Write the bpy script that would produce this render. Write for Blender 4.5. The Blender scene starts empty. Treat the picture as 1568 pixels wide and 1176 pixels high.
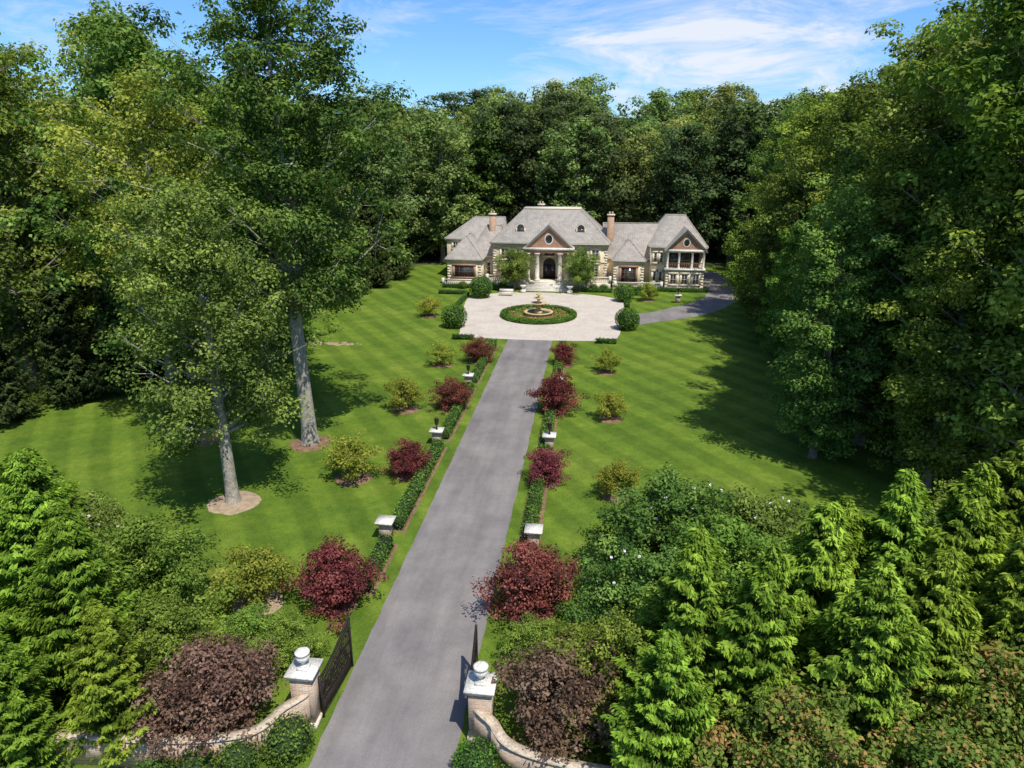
import bpy, math, random
import numpy as np
from mathutils import Vector
random.seed(4)
scene=bpy.context.scene
COL=scene.collection

# ------------------------------------------------------------------ materials
def newmat(name):
    m=bpy.data.materials.new(name); m.use_nodes=True
    nt=m.node_tree; b=nt.nodes['Principled BSDF']
    return m,nt,b
def lk(nt,a,b): nt.links.new(a,b)
def ramp(nt,stops):
    r=nt.nodes.new('ShaderNodeValToRGB'); e=r.color_ramp.elements
    e[0].position=stops[0][0]; e[0].color=(*stops[0][1],1)
    e[1].position=stops[-1][0]; e[1].color=(*stops[-1][1],1)
    for p,c in stops[1:-1]:
        x=e.new(p); x.color=(*c,1)
    return r
def noise(nt,scale,detail=4,vec=None,rough=.55):
    n=nt.nodes.new('ShaderNodeTexNoise'); n.inputs['Scale'].default_value=scale
    n.inputs['Detail'].default_value=detail; n.inputs['Roughness'].default_value=rough
    if vec is not None: lk(nt,vec,n.inputs['Vector'])
    return n
def math_(nt,op,a,b=None):
    m=nt.nodes.new('ShaderNodeMath'); m.operation=op
    for i,v in enumerate((a,b)):
        if v is None: continue
        if isinstance(v,(int,float)): m.inputs[i].default_value=v
        else: lk(nt,v,m.inputs[i])
    return m.outputs[0]
def mix(nt,f,a,b,mode='MIX'):
    m=nt.nodes.new('ShaderNodeMix'); m.data_type='RGBA'; m.blend_type=mode
    for s,v in ((m.inputs[0],f),(m.inputs[6],a),(m.inputs[7],b)):
        if isinstance(v,(int,float)): s.default_value=v
        elif isinstance(v,tuple): s.default_value=(*v,1)
        else: lk(nt,v,s)
    return m.outputs[2]
def geopos(nt):
    return nt.nodes.new('ShaderNodeNewGeometry').outputs['Position']
def mat_noise(name,c1,c2,scale=3,rough=.8,bump=0,fine=0,metal=0):
    m,nt,b=newmat(name); P=geopos(nt)
    n=noise(nt,scale,6,P); r=ramp(nt,[(.3,c1),(.7,c2)]); lk(nt,n.outputs[0],r.inputs[0])
    col=r.outputs[0]
    if fine:
        n2=noise(nt,fine,3,P); r2=ramp(nt,[(.3,(.65,.65,.65)),(.7,(1.2,1.2,1.2))]); lk(nt,n2.outputs[0],r2.inputs[0])
        col=mix(nt,1.0,col,r2.outputs[0],'MULTIPLY')
    lk(nt,col,b.inputs['Base Color']); b.inputs['Roughness'].default_value=rough
    b.inputs['Metallic'].default_value=metal; b.inputs['Specular IOR Level'].default_value=.25
    if bump:
        bn=nt.nodes.new('ShaderNodeBump'); bn.inputs['Strength'].default_value=bump; bn.inputs['Distance'].default_value=.05
        n3=noise(nt,fine or scale*4,4,P); lk(nt,n3.outputs[0],bn.inputs['Height']); lk(nt,bn.outputs[0],b.inputs['Normal'])
    return m
def mat_leaf(name,dark,mid,light,trans=.3,hue=.05,gain=1.0):
    m,nt,b=newmat(name); nt.nodes.remove(b)
    dark,mid,light=[tuple(c*gain for c in q) for q in (dark,mid,light)]
    a=nt.nodes.new('ShaderNodeAttribute'); a.attribute_name='tint'
    r=ramp(nt,[(.05,dark),(.5,mid),(.95,light)]); lk(nt,a.outputs['Fac'],r.inputs[0])
    oi=nt.nodes.new('ShaderNodeObjectInfo')
    hs=nt.nodes.new('ShaderNodeHueSaturation')
    lk(nt,math_(nt,'ADD',math_(nt,'MULTIPLY',oi.outputs['Random'],hue),.5-hue/2),hs.inputs['Hue'])
    wn=nt.nodes.new('ShaderNodeTexWhiteNoise'); wn.noise_dimensions='1D'; lk(nt,oi.outputs['Random'],wn.inputs['W'])
    lk(nt,math_(nt,'ADD',math_(nt,'MULTIPLY',wn.outputs['Value'],.4),.84),hs.inputs['Value'])
    lk(nt,r.outputs[0],hs.inputs['Color'])
    d=nt.nodes.new('ShaderNodeBsdfDiffuse'); lk(nt,hs.outputs[0],d.inputs['Color'])
    t=nt.nodes.new('ShaderNodeBsdfTranslucent')
    c2=mix(nt,1.0,hs.outputs[0],(1.5,1.5,.7),'MULTIPLY'); lk(nt,c2,t.inputs['Color'])
    ms=nt.nodes.new('ShaderNodeMixShader'); ms.inputs[0].default_value=trans
    lk(nt,d.outputs[0],ms.inputs[1]); lk(nt,t.outputs[0],ms.inputs[2])
    lk(nt,ms.outputs[0],nt.nodes['Material Output'].inputs['Surface'])
    return m
def mat_brick(name,c1,c2,mortar,bw,bh,sy=1.0,zs=1.0,msize=.012,rough=.85,var=.35):
    m,nt,b=newmat(name); P=geopos(nt)
    s=nt.nodes.new('ShaderNodeSeparateXYZ'); lk(nt,P,s.inputs[0])
    u=math_(nt,'ADD',s.outputs[0],math_(nt,'MULTIPLY',s.outputs[1],sy))
    cb=nt.nodes.new('ShaderNodeCombineXYZ'); lk(nt,u,cb.inputs[0]); lk(nt,math_(nt,'MULTIPLY',s.outputs[2],zs),cb.inputs[1])
    br=nt.nodes.new('ShaderNodeTexBrick'); lk(nt,cb.outputs[0],br.inputs['Vector'])
    br.inputs['Color1'].default_value=(*c1,1); br.inputs['Color2'].default_value=(*c2,1); br.inputs['Mortar'].default_value=(*mortar,1)
    br.inputs['Scale'].default_value=1; br.inputs['Mortar Size'].default_value=msize
    br.inputs['Brick Width'].default_value=bw; br.inputs['Row Height'].default_value=bh
    n=noise(nt,1.1,6,P,.65); r=ramp(nt,[(.25,(1-var,1-var,1-var)),(.75,(1+var*.5,1+var*.5,1+var*.45))]); lk(nt,n.outputs[0],r.inputs[0])
    col=mix(nt,1.0,br.outputs[0],r.outputs[0],'MULTIPLY'); lk(nt,col,b.inputs['Base Color'])
    b.inputs['Roughness'].default_value=rough; b.inputs['Specular IOR Level'].default_value=.2
    bn=nt.nodes.new('ShaderNodeBump'); bn.inputs['Strength'].default_value=.5; bn.inputs['Distance'].default_value=.02; bn.invert=True
    lk(nt,br.outputs['Fac'],bn.inputs['Height']); lk(nt,bn.outputs[0],b.inputs['Normal'])
    return m

M={}
M['bark']=mat_noise('bark',(.16,.13,.10),(.34,.29,.23),4,.9,.5,14)
M['bark_pale']=mat_noise('bark_pale',(.27,.24,.19),(.50,.45,.37),2.5,.9,.5,10)
M['bark_dark']=mat_noise('bark_dark',(.07,.05,.04),(.14,.11,.09),4,.9,.3,14)
M['leaf']=mat_leaf('leaf_green',(.05,.09,.02),(.14,.205,.045),(.28,.36,.08))
M['leaf_bright']=mat_leaf('leaf_bright',(.07,.115,.02),(.185,.27,.045),(.35,.44,.08))
M['leaf_yellow']=mat_leaf('leaf_yellowish',(.09,.12,.02),(.22,.255,.045),(.38,.40,.08))
M['leaf_forest_haze']=mat_leaf('leaf_forest_haze',(.065,.10,.036),(.145,.20,.066),(.25,.32,.10),hue=.06)  # forest greens lifted: aerial haze put into the leaf colour, next one too
M['leaf_forest_haze2']=mat_leaf('leaf_forest_pale',(.08,.11,.036),(.185,.235,.07),(.32,.37,.11),hue=.06)
M['leaf_dark']=mat_leaf('leaf_dark',(.04,.06,.026),(.085,.12,.048),(.14,.19,.065))
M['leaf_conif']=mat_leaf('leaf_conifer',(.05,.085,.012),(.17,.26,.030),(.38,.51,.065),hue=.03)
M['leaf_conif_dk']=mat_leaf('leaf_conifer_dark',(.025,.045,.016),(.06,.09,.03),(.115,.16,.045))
M['leaf_dog']=mat_leaf('leaf_dogwood',(.11,.14,.02),(.26,.28,.045),(.46,.44,.08),hue=.05)
M['leaf_red']=mat_leaf('leaf_maple_red',(.07,.024,.024),(.20,.052,.052),(.40,.14,.11),hue=.05)
M['leaf_purple']=mat_leaf('leaf_maple_purple',(.085,.05,.036),(.19,.115,.082),(.34,.23,.16),hue=.02)
M['leaf_russet']=mat_leaf('leaf_russet',(.06,.10,.02),(.15,.22,.04),(.42,.22,.09),hue=.03)
M['leaf_box']=mat_leaf('leaf_boxwood',(.045,.09,.02),(.095,.18,.03),(.18,.30,.045),trans=.12)
M['flower']=mat_noise('flower_white',(.75,.72,.72),(.85,.82,.82),5,.6)
M['flower_o']=mat_noise('flower_mixed',(.6,.12,.08),(.75,.5,.1),2,.6)
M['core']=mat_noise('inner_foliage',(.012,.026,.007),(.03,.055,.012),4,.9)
M['ground']=mat_noise('ground',(.05,.07,.02),(.11,.13,.035),.08,.95,.4,2)
M['meadow']=mat_noise('meadow_grass',(.17,.21,.04),(.24,.27,.06),.15,.95,.4,3)
M['mulch']=mat_noise('mulch',(.16,.09,.055),(.30,.19,.115),3,.95,.8,18)
M['mulch_l']=mat_noise('mulch_pale',(.30,.21,.13),(.48,.37,.25),3,.95,.8,18)  # paler copy of mulch, sunlit tone put into the colour
M['white']=mat_noise('limestone_white',(.66,.61,.52),(.80,.75,.66),2,.7,.1,12)
M['cream']=mat_noise('limestone_cream',(.66,.57,.42),(.78,.69,.53),1.5,.75,.1,12)
M['cope']=mat_noise('coping_stone',(.44,.34,.24),(.60,.50,.37),4,.85,.4,10)
M['brown']=mat_noise('brown_trim',(.18,.10,.06),(.28,.16,.09),3,.6)
M['tymp']=mat_noise('rose_stone',(.36,.20,.13),(.48,.29,.19),3,.8,.2,12)
M['foun']=mat_noise('fountain_stone',(.50,.35,.16),(.70,.53,.29),3,.7,.3,14)
M['iron']=mat_noise('iron',(.022,.016,.014),(.05,.036,.03),6,.45,0,0,.3)
M['door']=mat_noise('door_dark',(.012,.010,.012),(.03,.022,.02),6,.4)
M['wall']=mat_brick('house_stone',(.82,.70,.50),(.74,.60,.41),(.74,.63,.47),.6,.26,var=.14)
M['brickL']=mat_brick('brick_pale_a',(.62,.44,.30),(.42,.25,.16),(.60,.54,.44),.24,.08,sy=.6,var=.4,msize=.012)
M['brickR']=mat_brick('brick_pale_b',(.62,.44,.30),(.42,.25,.16),(.60,.54,.44),.24,.08,sy=-.6,var=.4,msize=.012)
M['chim']=mat_brick('brick_chimney',(.54,.33,.20),(.44,.25,.15),(.48,.40,.30),.24,.08,var=.3,msize=.01)
M['slate']=mat_brick('roof_shingle',(.41,.37,.325),(.34,.305,.265),(.23,.205,.18),.35,.24,zs=1.4,var=.25,msize=.016,rough=.85)
m,nt,b=newmat('window_glass'); P=geopos(nt)
n=noise(nt,.9,3,P); r=ramp(nt,[(.35,(.015,.018,.02)),(.75,(.09,.095,.10))]); lk(nt,n.outputs[0],r.inputs[0])
lk(nt,r.outputs[0],b.inputs['Base Color']); b.inputs['Roughness'].default_value=.07; b.inputs['Specular IOR Level'].default_value=.7
M['glass']=m
m,nt,b=newmat('water'); b.inputs['Base Color'].default_value=(.05,.09,.09,1); b.inputs['Roughness'].default_value=.05; M['water']=m
m,nt,b=newmat('lawn'); P=geopos(nt); s=nt.nodes.new('ShaderNodeSeparateXYZ'); lk(nt,P,s.inputs[0])
wob=noise(nt,.12,2,P)
def stripes(ax,ay,per):
    u=math_(nt,'ADD',math_(nt,'MULTIPLY',s.outputs[0],ax),math_(nt,'MULTIPLY',s.outputs[1],ay))
    u=math_(nt,'ADD',u,math_(nt,'MULTIPLY',wob.outputs[0],.8))
    v=math_(nt,'SINE',math_(nt,'MULTIPLY',u,2*math.pi/per))
    return math_(nt,'ADD',math_(nt,'MULTIPLY',math_(nt,'MINIMUM',math_(nt,'MAXIMUM',math_(nt,'MULTIPLY',v,2.4),-1),1),.5),.5)
st=stripes(.82,.57,2.6); st2=stripes(.57,-.82,2.6)
n1=noise(nt,.13,6,P,.65); n2=noise(nt,1.6,5,P,.7); n3=noise(nt,14,4,P,.7)
base=ramp(nt,[(.3,(.072,.128,.016)),(.5,(.098,.158,.018)),(.72,(.150,.198,.030))]); lk(nt,n1.outputs[0],base.inputs[0])
r2=ramp(nt,[(.25,(.70,.75,.75)),(.75,(1.26,1.2,1.15))]); lk(nt,n2.outputs[0],r2.inputs[0])
r3=ramp(nt,[(.25,(.5,.55,.5)),(.75,(1.45,1.4,1.4))]); lk(nt,n3.outputs[0],r3.inputs[0])
c=mix(nt,1.,base.outputs[0],r2.outputs[0],'MULTIPLY'); c=mix(nt,1.,c,r3.outputs[0],'MULTIPLY')
sm_=noise(nt,.05,2,P); fade=math_(nt,'ADD',math_(nt,'MULTIPLY',sm_.outputs[0],1.0),.45)
c=mix(nt,math_(nt,'MULTIPLY',st,fade),c,mix(nt,1.,c,(1.38,1.29,1.3),'MULTIPLY'))
c=mix(nt,math_(nt,'MULTIPLY',st2,.5),c,mix(nt,1.,c,(.80,.87,.88),'MULTIPLY'))
lk(nt,c,b.inputs['Base Color']); b.inputs['Roughness'].default_value=.9; b.inputs['Specular IOR Level'].default_value=.1
bn=nt.nodes.new('ShaderNodeBump'); bn.inputs['Strength'].default_value=.7; bn.inputs['Distance'].default_value=.06
lk(nt,n3.outputs[0],bn.inputs['Height']); lk(nt,bn.outputs[0],b.inputs['Normal'])
M['lawn']=m
m,nt,b=newmat('asphalt'); P=geopos(nt)
s=nt.nodes.new('ShaderNodeSeparateXYZ'); lk(nt,P,s.inputs[0])
cv=nt.nodes.new('ShaderNodeCombineXYZ'); lk(nt,s.outputs[0],cv.inputs[0]); lk(nt,math_(nt,'MULTIPLY',s.outputs[1],.12),cv.inputs[1])
n1=noise(nt,.9,5,cv.outputs[0],.6); n2=noise(nt,.35,6,P,.7); n3=noise(nt,30,3,P,.7)
r1=ramp(nt,[(.3,(.18,.164,.154)),(.7,(.265,.242,.228))]); lk(nt,n1.outputs[0],r1.inputs[0])
r2=ramp(nt,[(.3,(.72,.72,.74)),(.7,(1.14,1.12,1.1))]); lk(nt,n2.outputs[0],r2.inputs[0])
r3=ramp(nt,[(.3,(.78,.78,.78)),(.7,(1.2,1.2,1.2))]); lk(nt,n3.outputs[0],r3.inputs[0])
c=mix(nt,1.,mix(nt,1.,r1.outputs[0],r2.outputs[0],'MULTIPLY'),r3.outputs[0],'MULTIPLY')
lk(nt,c,b.inputs['Base Color']); b.inputs['Roughness'].default_value=.9; b.inputs['Specular IOR Level'].default_value=.2
M['asphalt']=m
M['court']=mat_noise('court_gravel',(.50,.43,.36),(.61,.535,.445),.5,.95,.3,10)
M['hill']=mat_noise('hill_woods_haze',(.05,.10,.09),(.07,.13,.10),.02,.95,0,.15)  # bluish green, distance haze painted into the colour

# ------------------------------------------------------------------ mesh tools
class MB:
    def __init__(s): s.v=[];s.f=[];s.m=[];s.t=[];s.n=0;s.mats=[]
    def mi(s,mat):
        if mat not in s.mats: s.mats.append(mat)
        return s.mats.index(mat)
    def add(s,V,F,mat,tint=None):
        V=np.asarray(V,dtype=np.float32).reshape(-1,3); F=np.asarray(F,dtype=np.int64).reshape(-1,4)
        s.v.append(V); s.f.append(F+s.n); s.n+=len(V)
        s.m.append(np.full(len(F),s.mi(mat),dtype=np.int32))
        s.t.append(np.full(len(F),.5,dtype=np.float32) if tint is None else np.asarray(tint,dtype=np.float32))
    def leaves(s,P,N,T,size,asp,mat,tint,fold=.12):
        n=len(P); size=np.broadcast_to(np.asarray(size,dtype=float),(n,))[:,None]
        N=N/np.linalg.norm(N,axis=1,keepdims=True)
        B=np.cross(N,T); B/=np.linalg.norm(B,axis=1,keepdims=True)+1e-9
        T=np.cross(B,N)
        V=np.empty((n,4,3)); V[:,0]=P-T*size*.5; V[:,1]=P+B*size*asp*.5+N*size*fold; V[:,2]=P+T*size*.5; V[:,3]=P-B*size*asp*.5+N*size*fold
        s.add(V.reshape(-1,3),np.arange(n*4).reshape(n,4),mat,np.clip(tint,0,1))
    def tube(s,pts,rad,mat,k=7):
        pts=np.asarray(pts,dtype=float); n=len(pts); rad=np.broadcast_to(np.asarray(rad,dtype=float),(n,))
        d=np.gradient(pts,axis=0); d/=np.linalg.norm(d,axis=1,keepdims=True)+1e-9
        ref=np.array([0,0,1.]) if abs(d[:,2]).mean()<.8 else np.array([1.,0,0])
        a=np.cross(d,ref); a/=np.linalg.norm(a,axis=1,keepdims=True)+1e-9; b=np.cross(d,a)
        th=np.arange(k)/k*2*np.pi
        V=pts[:,None]+rad[:,None,None]*(a[:,None]*np.cos(th)[None,:,None]+b[:,None]*np.sin(th)[None,:,None])
        i=np.arange(n-1)[:,None]*k; j=np.arange(k)[None]; j2=(j+1)%k
        F=np.stack([i+j,i+j2,i+k+j2,i+k+j],-1).reshape(-1,4)
        s.add(V.reshape(-1,3),F,mat)
    def box(s,x0,x1,y0,y1,z0,z1,mat):
        V=[(x0,y0,z0),(x1,y0,z0),(x1,y1,z0),(x0,y1,z0),(x0,y0,z1),(x1,y0,z1),(x1,y1,z1),(x0,y1,z1)]
        s.add(V,[(3,2,1,0),(4,5,6,7),(0,1,5,4),(1,2,6,5),(2,3,7,6),(3,0,4,7)],mat)
    def quad(s,a,b,c,d,mat): s.add([a,b,c,d],[(0,1,2,3)],mat)
    def lathe(s,cx,cy,prof,mat,k=24):
        prof=np.asarray(prof,dtype=float); n=len(prof); th=np.arange(k)/k*2*np.pi
        V=np.empty((n,k,3)); V[...,0]=cx+prof[:,0:1]*np.cos(th); V[...,1]=cy+prof[:,0:1]*np.sin(th); V[...,2]=prof[:,1:2]
        i=np.arange(n-1)[:,None]*k; j=np.arange(k)[None]; j2=(j+1)%k
        F=np.stack([i+j,i+j2,i+k+j2,i+k+j],-1).reshape(-1,4)
        s.add(V.reshape(-1,3),F,mat)
    def mesh(s,name,smooth=False):
        V=np.concatenate(s.v);F=np.concatenate(s.f);me=bpy.data.meshes.new(name)
        me.vertices.add(len(V)); me.vertices.foreach_set('co',V.ravel())
        me.loops.add(len(F)*4); me.loops.foreach_set('vertex_index',F.ravel().astype(np.int32))
        me.polygons.add(len(F)); me.polygons.foreach_set('loop_start',(np.arange(len(F))*4).astype(np.int32))
        me.polygons.foreach_set('material_index',np.concatenate(s.m))
        for mm in s.mats: me.materials.append(mm)
        me.update(calc_edges=True)
        at=me.attributes.new('tint','FLOAT','FACE'); at.data.foreach_set('value',np.concatenate(s.t))
        if smooth: me.polygons.foreach_set('use_smooth',np.ones(len(F),dtype=bool))
        me.update()
        return me
    def obj(s,name,parent=None,smooth=False):
        return place(s.mesh(name,smooth),name,parent=parent)
def place(me,name,x=0,y=0,z=0,sc=1,rz=0,parent=None,rx=0,ry=0):
    o=bpy.data.objects.new(name,me); COL.objects.link(o)
    o.location=(x,y,z); o.rotation_euler=(rx,ry,rz); o.scale=(sc,)*3 if isinstance(sc,(int,float)) else sc
    if parent: o.parent=parent
    return o
def empty(name,x=0,y=0,z=0):
    o=bpy.data.objects.new(name,None); COL.objects.link(o); o.location=(x,y,z); o.empty_display_size=.5; return o
def rdir(rng,n):
    d=rng.normal(size=(n,3)); return d/np.linalg.norm(d,axis=1,keepdims=True)

# ------------------------------------------------------------------ plants
def tree_mesh(name,seed,H,cb,R,tr,nl,cpl,lpc,leaf,cr,lm,bark,lean=(0,0),peak=.42,rise=.5,stems=1,flowers=0,gap=.25,asp=.62,low=.75,keep=1.0,flat=.7):
    rng=np.random.default_rng(seed); mb=MB()
    lob=rng.uniform(0,6.28,4)
    def prof(t,az):
        u=(t-peak)/(1-peak if t>peak else peak+low)
        r=math.sqrt(max(0,1-u*u))
        return R*r*(1+gap*math.sin(2*az+lob[0]+3*t)+gap*.6*math.sin(5*az+lob[1]+7*t))*rng.uniform(.75,1.12)
    ts=np.concatenate([[0,.02,.045,.08],np.linspace(.13,1,12)])
    paths=[]
    for k in range(stems):
        a=rng.uniform(0,6.28); sp=(0 if stems==1 else R*.35)
        w=rng.normal(size=(2,2))*H*.010
        px=lean[0]*ts**1.8+w[0,0]*np.sin(ts*5)*ts+w[0,1]*np.sin(ts*9)*ts+math.cos(a)*sp*ts
        py=lean[1]*ts**1.8+w[1,0]*np.sin(ts*5)*ts+w[1,1]*np.sin(ts*9)*ts+math.sin(a)*sp*ts
        px-=px[0];py-=py[0]
        pts=np.stack([px,py,ts*H*.93],1); rr=tr*(1-ts)**.75*(1+.5*np.exp(-ts*60))+tr*.04
        pts[0,2]=-.15
        mb.tube(pts,rr,bark,9); paths.append(pts)
    C=[];az=rng.uniform(0,6.28)
    for i in range(nl):
        path=paths[i%stems]
        t=(i+.5)/nl; t=t**.9
        az+=2.4+rng.normal()*.3
        if rng.uniform()>keep: continue
        r=prof(t,az)
        ze=cb+t*(H-cb); rs=min(ze*.35,r*rise*1.6)
        zs=max(cb*.85,ze-rs)
        cen=np.array([np.interp(zs,path[:,2],path[:,0]),np.interp(zs,path[:,2],path[:,1]),zs])
        cen2=np.array([np.interp(ze,path[:,2],path[:,0]),np.interp(ze,path[:,2],path[:,1]),ze])
        end=cen2+np.array([math.cos(az)*r,math.sin(az)*r,0])
        q=np.linspace(0,1,6)[:,None]
        midp=cen+(end-cen)*.5+np.array([0,0,-(r*.05)])+rng.normal(size=3)*r*.05
        P=(1-q)**2*cen+2*q*(1-q)*midp+q*q*end
        r0=max(.012*H/10,tr*.40*(1-zs/H)**.8)
        mb.tube(P,np.linspace(r0,r0*.15,6),bark,5)
        n=max(2,int(round(cpl*(.45+.75*r/R))))
        for k in range(n):
            f=.35+.7*(k+rng.uniform())/n
            p=(1-f)**2*cen+2*f*(1-f)*midp+f*f*end if f<1 else end
            j=rng.normal(size=3)*np.array([1,1,.7])*R*.13*(.6+f)
            c=p+j; C.append((c,rng.uniform(.55,1.3)))
            if rng.uniform()<.6: mb.tube(np.linspace(P[2 if f<.7 else 4],c,3),[r0*.3,r0*.2,r0*.08],bark,3)
    for path in paths:
        for k in range(3): C.append((path[-1]+rng.normal(size=3)*cr*.4,.7))
    cc=np.array([c for c,_ in C]); cs=np.array([s for _,s in C])*cr
    n=len(cc); idx=np.repeat(np.arange(n),np.maximum(6,(lpc*(cs/cr)**2*.95).astype(int)))
    d=rdir(rng,len(idx)); rad=rng.uniform(.25,1.08,len(idx))**.6
    ph=rng.uniform(0,6.28,(n,3)); lump=1+.35*np.sin(d[:,0]*4+ph[idx,0])*np.sin(d[:,1]*4+ph[idx,1])
    P=cc[idx]+d*(rad*cs[idx]*lump)[:,None]*np.array([1.12,1.12,flat])
    N=d*.6+np.array([0,0,.6])+rng.normal(size=d.shape)*.36
    T=rdir(rng,len(idx))
    ct=rng.normal(.48,.19,n); tint=ct[idx]+rng.normal(0,.14,len(idx))
    mb.leaves(P,N,T,leaf*rng.uniform(.6,1.25,len(idx)),asp,lm,tint)
    if flowers:
        top=np.argsort(-(P[:,2]+d[:,2]*2+rng.normal(size=len(P))*1.3))[:len(P)//4]
        sel=rng.choice(top,flowers,replace=False)
        PP=P[sel]+(d[sel])*.15+np.array([0,0,.12])
        for s_ in range(3): mb.leaves(PP,rdir(rng,flowers)+np.array([0,0,.6]),rdir(rng,flowers),.19,.9,M['flower'],np.full(flowers,.5))
    return mb.mesh(name)
def conifer_mesh(name,seed,H,R,nb,lpb,leaf,lm,power=.8,droop=.12,asp=.34,base=.03,lumpy=.16):
    rng=np.random.default_rng(seed); mb=MB()
    ts=np.linspace(0,1,8); mb.tube(np.stack([ts*0,ts*0,ts*H*.97-.1],1),R*.075*(1-ts)+.02,M['bark_dark'],7)
    t=base+(1-base)*rng.uniform(0,1,nb)**1.05*.985
    az=rng.uniform(0,6.28,nb); o=np.stack([np.cos(az),np.sin(az),0*az],1); sd=np.stack([-np.sin(az),np.cos(az),0*az],1)
    lump=1+lumpy*1.2*np.sin(az*2+t*7+seed)+lumpy*np.sin(az*4-t*15+seed*2)
    L=R*((1-t**1.3)**power*lump*rng.uniform(.6,1.18,nb)+.03)
    for i in range(0,nb,3):
        q=np.linspace(0,.85,3)[:,None]
        mb.tube(np.array([0,0,t[i]*H])+o[i]*L[i]*q+np.array([0,0,1])*(-droop*L[i]*np.sin(q*3.1)+.25*L[i]*q*q),[.035,.02,.008],M['bark_dark'],3)
    n=nb*lpb; b=np.repeat(np.arange(nb),lpb)
    f=rng.uniform(.12,1.0,n)**.7; s=rng.uniform(-1,1,n)
    Lb=L[b]; w=(.34*Lb*(1.05-f)+.10)
    P=np.zeros((n,3)); P[:,2]=t[b]*H
    P+=o[b]*(Lb*f)[:,None]+sd[b]*(w*s)[:,None]
    P[:,2]+=-droop*Lb*np.sin(f*3.1)+.25*Lb*f*f-.25*w*np.abs(s)+rng.normal(0,.06,n)
    T=o[b]*.9+sd[b]*(s*.9)[:,None]+rng.normal(size=(n,3))*.25; T[:,2]+=.1
    T/=np.linalg.norm(T,axis=1,keepdims=True)
    N=np.array([0,0,1.])+o[b]*.55+rng.normal(size=(n,3))*.35
    bt=rng.normal(0,.14,nb)
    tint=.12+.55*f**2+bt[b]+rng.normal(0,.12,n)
    mb.leaves(P,N,T,leaf*rng.uniform(.6,1.3,n),asp,lm,tint,.08)
    return mb.mesh(name)
def leafy_surface(mb,P,N,leaf,lm,rng,jit=.05):
    n=len(P); P=P+N*rng.uniform(-jit,jit*1.6,n)[:,None]
    ti=.5+.25*np.sin(P[:,0]*2.1+P[:,1]*1.3)*np.sin(P[:,1]*1.7+P[:,2]*3)
    mb.leaves(P,N*.8+rng.normal(size=P.shape)*.5,rdir(rng,n),leaf*rng.uniform(.6,1.3,n),.65,lm,ti+rng.normal(0,.18,n))
def hedge(mb,x0,x1,y0,y1,h,rng,dens=130,leaf=.11,lm=None):
    lm=lm or M['leaf_box']; e=.05
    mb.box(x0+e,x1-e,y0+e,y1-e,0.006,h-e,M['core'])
    for (A,fn,nn) in (((x1-x0)*(y1-y0),lambda u,v:(x0+u*(x1-x0),y0+v*(y1-y0),h+0*u),(0,0,1)),
        ((x1-x0)*h,lambda u,v:(x0+u*(x1-x0),y0+0*u,v*h),(0,-1,0)),((x1-x0)*h,lambda u,v:(x0+u*(x1-x0),y1+0*u,v*h),(0,1,0)),
        ((y1-y0)*h,lambda u,v:(x0+0*u,y0+u*(y1-y0),v*h),(-1,0,0)),((y1-y0)*h,lambda u,v:(x1+0*u,y0+u*(y1-y0),v*h),(1,0,0))):
        n=int(A*dens)+1; u,v=rng.uniform(size=n),rng.uniform(size=n)
        P=np.stack(fn(u,v),1); leafy_surface(mb,P,np.tile(np.array(nn,float),(n,1)),leaf,lm,rng)
def ball_mesh(name,seed,r,squash=.9,leaf=.11,dens=150,lm=None):
    rng=np.random.default_rng(seed); mb=MB()
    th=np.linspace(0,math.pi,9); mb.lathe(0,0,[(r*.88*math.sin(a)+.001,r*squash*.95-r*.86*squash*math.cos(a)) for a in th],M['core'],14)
    n=int(4*math.pi*r*r*dens); d=rdir(rng,n); k=1+.05*np.sin(d[:,0]*6+seed)*np.sin(d[:,1]*5)
    P=d*(r*k)[:,None]*np.array([1,1,squash])+np.array([0,0,r*squash*.95]); sel=P[:,2]>0
    leafy_surface(mb,P[sel],d[sel],leaf,lm or M['leaf_box'],rng,.07)
    return mb.mesh(name)
def recolor(me,old,new,name):
    c=me.copy(); c.name=name
    for i,mm in enumerate(c.materials):
        if mm==old: c.materials[i]=new
    return c

B=M['bark']
TALL=[tree_mesh('tall_a',11,28,5,5.8,.5,76,6,105,.36,.96,M['leaf'],B,peak=.5,low=.5,gap=.32,keep=.92),
      tree_mesh('tall_b',12,28,6,5.2,.48,76,6,105,.36,.94,M['leaf_bright'],B,lean=(1.5,.5),peak=.5,low=.5,gap=.32,keep=.92),
      tree_mesh('tall_c',13,28,3,5.6,.5,80,6,105,.36,.96,M['leaf'],B,peak=.42,low=.6,gap=.32,keep=.92)]
TALLD=recolor(TALL[1],M['leaf_bright'],M['leaf_yellow'],'tall_yellow')
POP=tree_mesh('poplar_hero',21,29,10.5,5.0,.50,78,6,140,.27,.86,M['leaf'],M['bark_pale'],lean=(-.4,0),peak=.55,gap=.36,keep=.93,low=.35)
MAPL=tree_mesh('mid_hero',27,18,5.2,3.7,.38,62,6,140,.21,.78,M['leaf'],M['bark_pale'],lean=(-.3,0),peak=.38,gap=.18,low=.55,flat=.85)
YEL=tree_mesh('yellowish_hero',23,24.5,10,4.4,.40,54,5,100,.27,.86,M['leaf_yellow'],M['bark_pale'],lean=(-2.6,1),peak=.6,gap=.42,keep=.88,low=.35)
COLM=[tree_mesh('column_a',31,20,1.8,3.2,.3,68,5,125,.27,.78,M['leaf'],B,peak=.4,gap=.24),
      tree_mesh('column_b',32,20,1.8,3.6,.3,68,5,125,.27,.82,M['leaf_bright'],B,peak=.35,gap=.24)]
DOG=[tree_mesh('dogwood_%d'%i,40+i,2.6,.75,1.5,.055,20,5,60,.15,.36,M['leaf_dog'],M['bark_dark'],peak=.4,gap=.15,rise=.8) for i in range(3)]
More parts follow.
